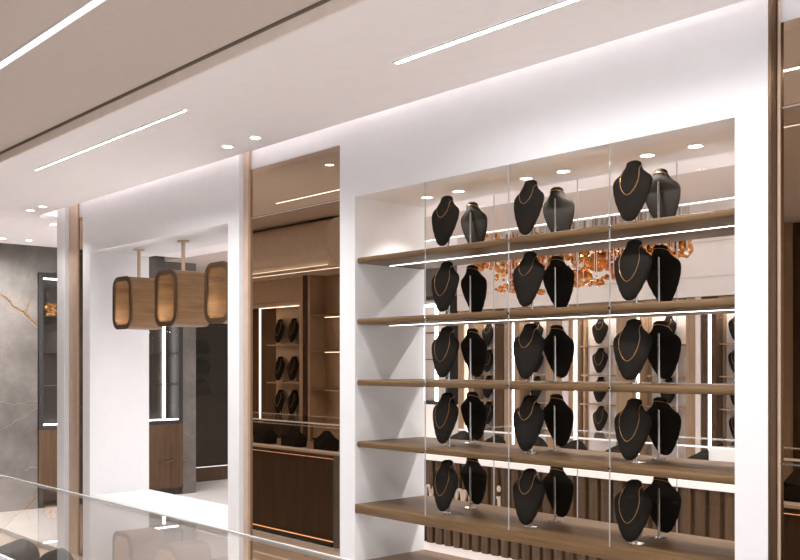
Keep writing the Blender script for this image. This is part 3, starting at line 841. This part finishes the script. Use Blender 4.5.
# ------------------------------------------------------------------ showcase wall opposite the mirror (seen reflected)
PO = 1.0
struct('wall_opposite', MB().box(7.45, 10.6, PO - .35, PO - .2, FL, 1.49), 'tan')
m = MB()
se = lambda c_, e_: math.copysign(abs(c_) ** e_, c_)
prf = [(PO - .2, 1.02)] + [(1.40 + .28 * se(math.cos(a), .62), 1.257 + .237 * se(math.sin(a), .62)) for a in [-PI / 2 + PI * i / 24 for i in range(25)]] + [(PO - .2, 1.494)]
struct('ceiling_bulkhead', m.prism(prf, 's', 7.46, 10.6), 'bulkhead', None, True)
for k, p in enumerate((1.30, 1.56)):
    tag(obj('linear_light', MB().box(7.6, 10.5, p, p + .012, 1.014, 1.020), 'led_dim'), ['rear', 'front'][k] + ' thin light line under the curved bulkhead mirrored in the bronze mirror', 'light', 'light lines under the bulkhead')
r = thing('wall_showcase', 'lit glass showcase with six busts mirrored in the bronze mirror', 'showcase', 9.4, PO, FL)
obj('frame', MB().box(8.83, 8.87, PO - .2, PO, -.62, .74).box(10.2, 10.24, PO - .2, PO, -.62, .74).box(8.87, 10.2, PO - .2, PO, .70, .74).box(8.87, 10.2, PO - .2, PO, -.66, -.62), 'bronze', r)
obj('back_panel', MB().box(8.87, 9.58, PO - .19, PO - .17, -.62, .70), 'tan', r)
obj('side_panel', MB().box(9.58, 10.2, PO - .19, PO - .17, -.62, .70), 'walnut_mid', r)
for h in (.245, -.205): obj('ledge', MB().box(8.87, 9.58, PO - .17, PO - .03, h - .014, h), 'tan', r)
obj('ledge', MB().box(8.87, 10.2, PO - .17, PO - .03, -.62, -.605), 'panel_white', r)
obj('led_strip', MB().box(9.70, 9.712, PO - .03, PO - .01, -.60, .69), 'led_case', r)
obj('led_strip', MB().box(8.88, 9.69, PO - .03, PO - .015, .683, .69), 'led_case', r)
obj('base_cabinet', MB().box(8.83, 10.24, PO - .2, PO, FL, -.662), 'walnut', r)
k = 0
for h in (.245, -.205, -.604):
    for s in (9.42, 9.14):
        place_bust(s, PO - .085, h + .001, PI, f'black bust on the {["upper", "middle", "lower"][k // 2]} ledge, {["left", "right"][k % 2]} one in the mirrored showcase',
                   f'chain on the {["left", "right"][k % 2]} bust of the {["upper", "middle", "lower"][k // 2]} ledge in the mirrored showcase', 'busts in the mirrored showcase', 'chains in the mirrored showcase', CH_LONG)
        k += 1
struct('trim_9', MB().box(8.63, 8.80, PO - .2, PO + .025, FL, 1.02), 'tan')
struct('trim_13', MB().box(8.67, 8.76, PO + .0252, PO + .03, FL, 1.02), 'walnut')
struct('trim_10', MB().box(8.80, 8.825, PO - .2, PO + .01, FL, 1.02), 'bronze')
struct('trim_11', MB().box(8.83, 10.6, PO - .2, PO - .005, .745, 1.02), 'tan')
for i, h in enumerate((.57, .176, -.253)):
    r = thing('display_shelf', ['upper', 'middle', 'lower'][i] + ' lit shelf right of the showcase mirrored in the bronze mirror', 'shelf', 8.05, PO - .1, h - .03, 'lit shelves mirrored in the bronze mirror')
    obj('board', MB().box(7.5, 8.6, PO - .2, PO + .02, h - .03, h, .004), 'brown_x', r)
    obj('led_strip', MB().box(7.55, 8.5, PO - .1, PO - .085, h - .035, h - .0305), 'led_shelf', r)
tag(obj('base_cabinet', MB().box(7.5, 8.6, PO - .195, PO, FL, -.62), 'tan'), 'tan base cabinet under the lit shelves mirrored in the bronze mirror', 'cabinet')
# panelled piers far behind the viewer, mirrored at the right edge
struct('trim_12', MB().box(4.62, 4.71, -2.299, -2.24, FL, 1.494).box(5.6, 5.69, -2.299, -2.24, FL, 1.494), 'tan')

# ------------------------------------------------------------------ world, camera, view
w = bpy.data.worlds.new('World'); bpy.context.scene.world = w; w.use_nodes = True
w.node_tree.nodes['Background'].inputs['Color'].default_value = (.97, .98, 1, 1)
w.node_tree.nodes['Background'].inputs['Strength'].default_value = 1.35

cam = bpy.data.cameras.new('camera'); co = bpy.data.objects.new('camera', cam); CO.objects.link(co)
cam.sensor_width = 36; cam.lens = 945 / 800 * 36; cam.shift_y = 85 / 800; cam.clip_start = .05
co.location = W(0, 0, 0); co.rotation_euler = (PI / 2, 0, math.atan2(.7431, .6692))
sc = bpy.context.scene; sc.camera = co
sc.view_settings.view_transform = 'Standard'; sc.view_settings.look = 'None'; sc.view_settings.gamma = 1; sc.view_settings.use_curve_mapping = False
sc.view_settings.exposure = 0.03
sc.cycles.max_bounces = 12; sc.cycles.transparent_max_bounces = 40; sc.cycles.glossy_bounces = 6; sc.cycles.diffuse_bounces = 6
sc.cycles.caustics_reflective = False; sc.cycles.caustics_refractive = False
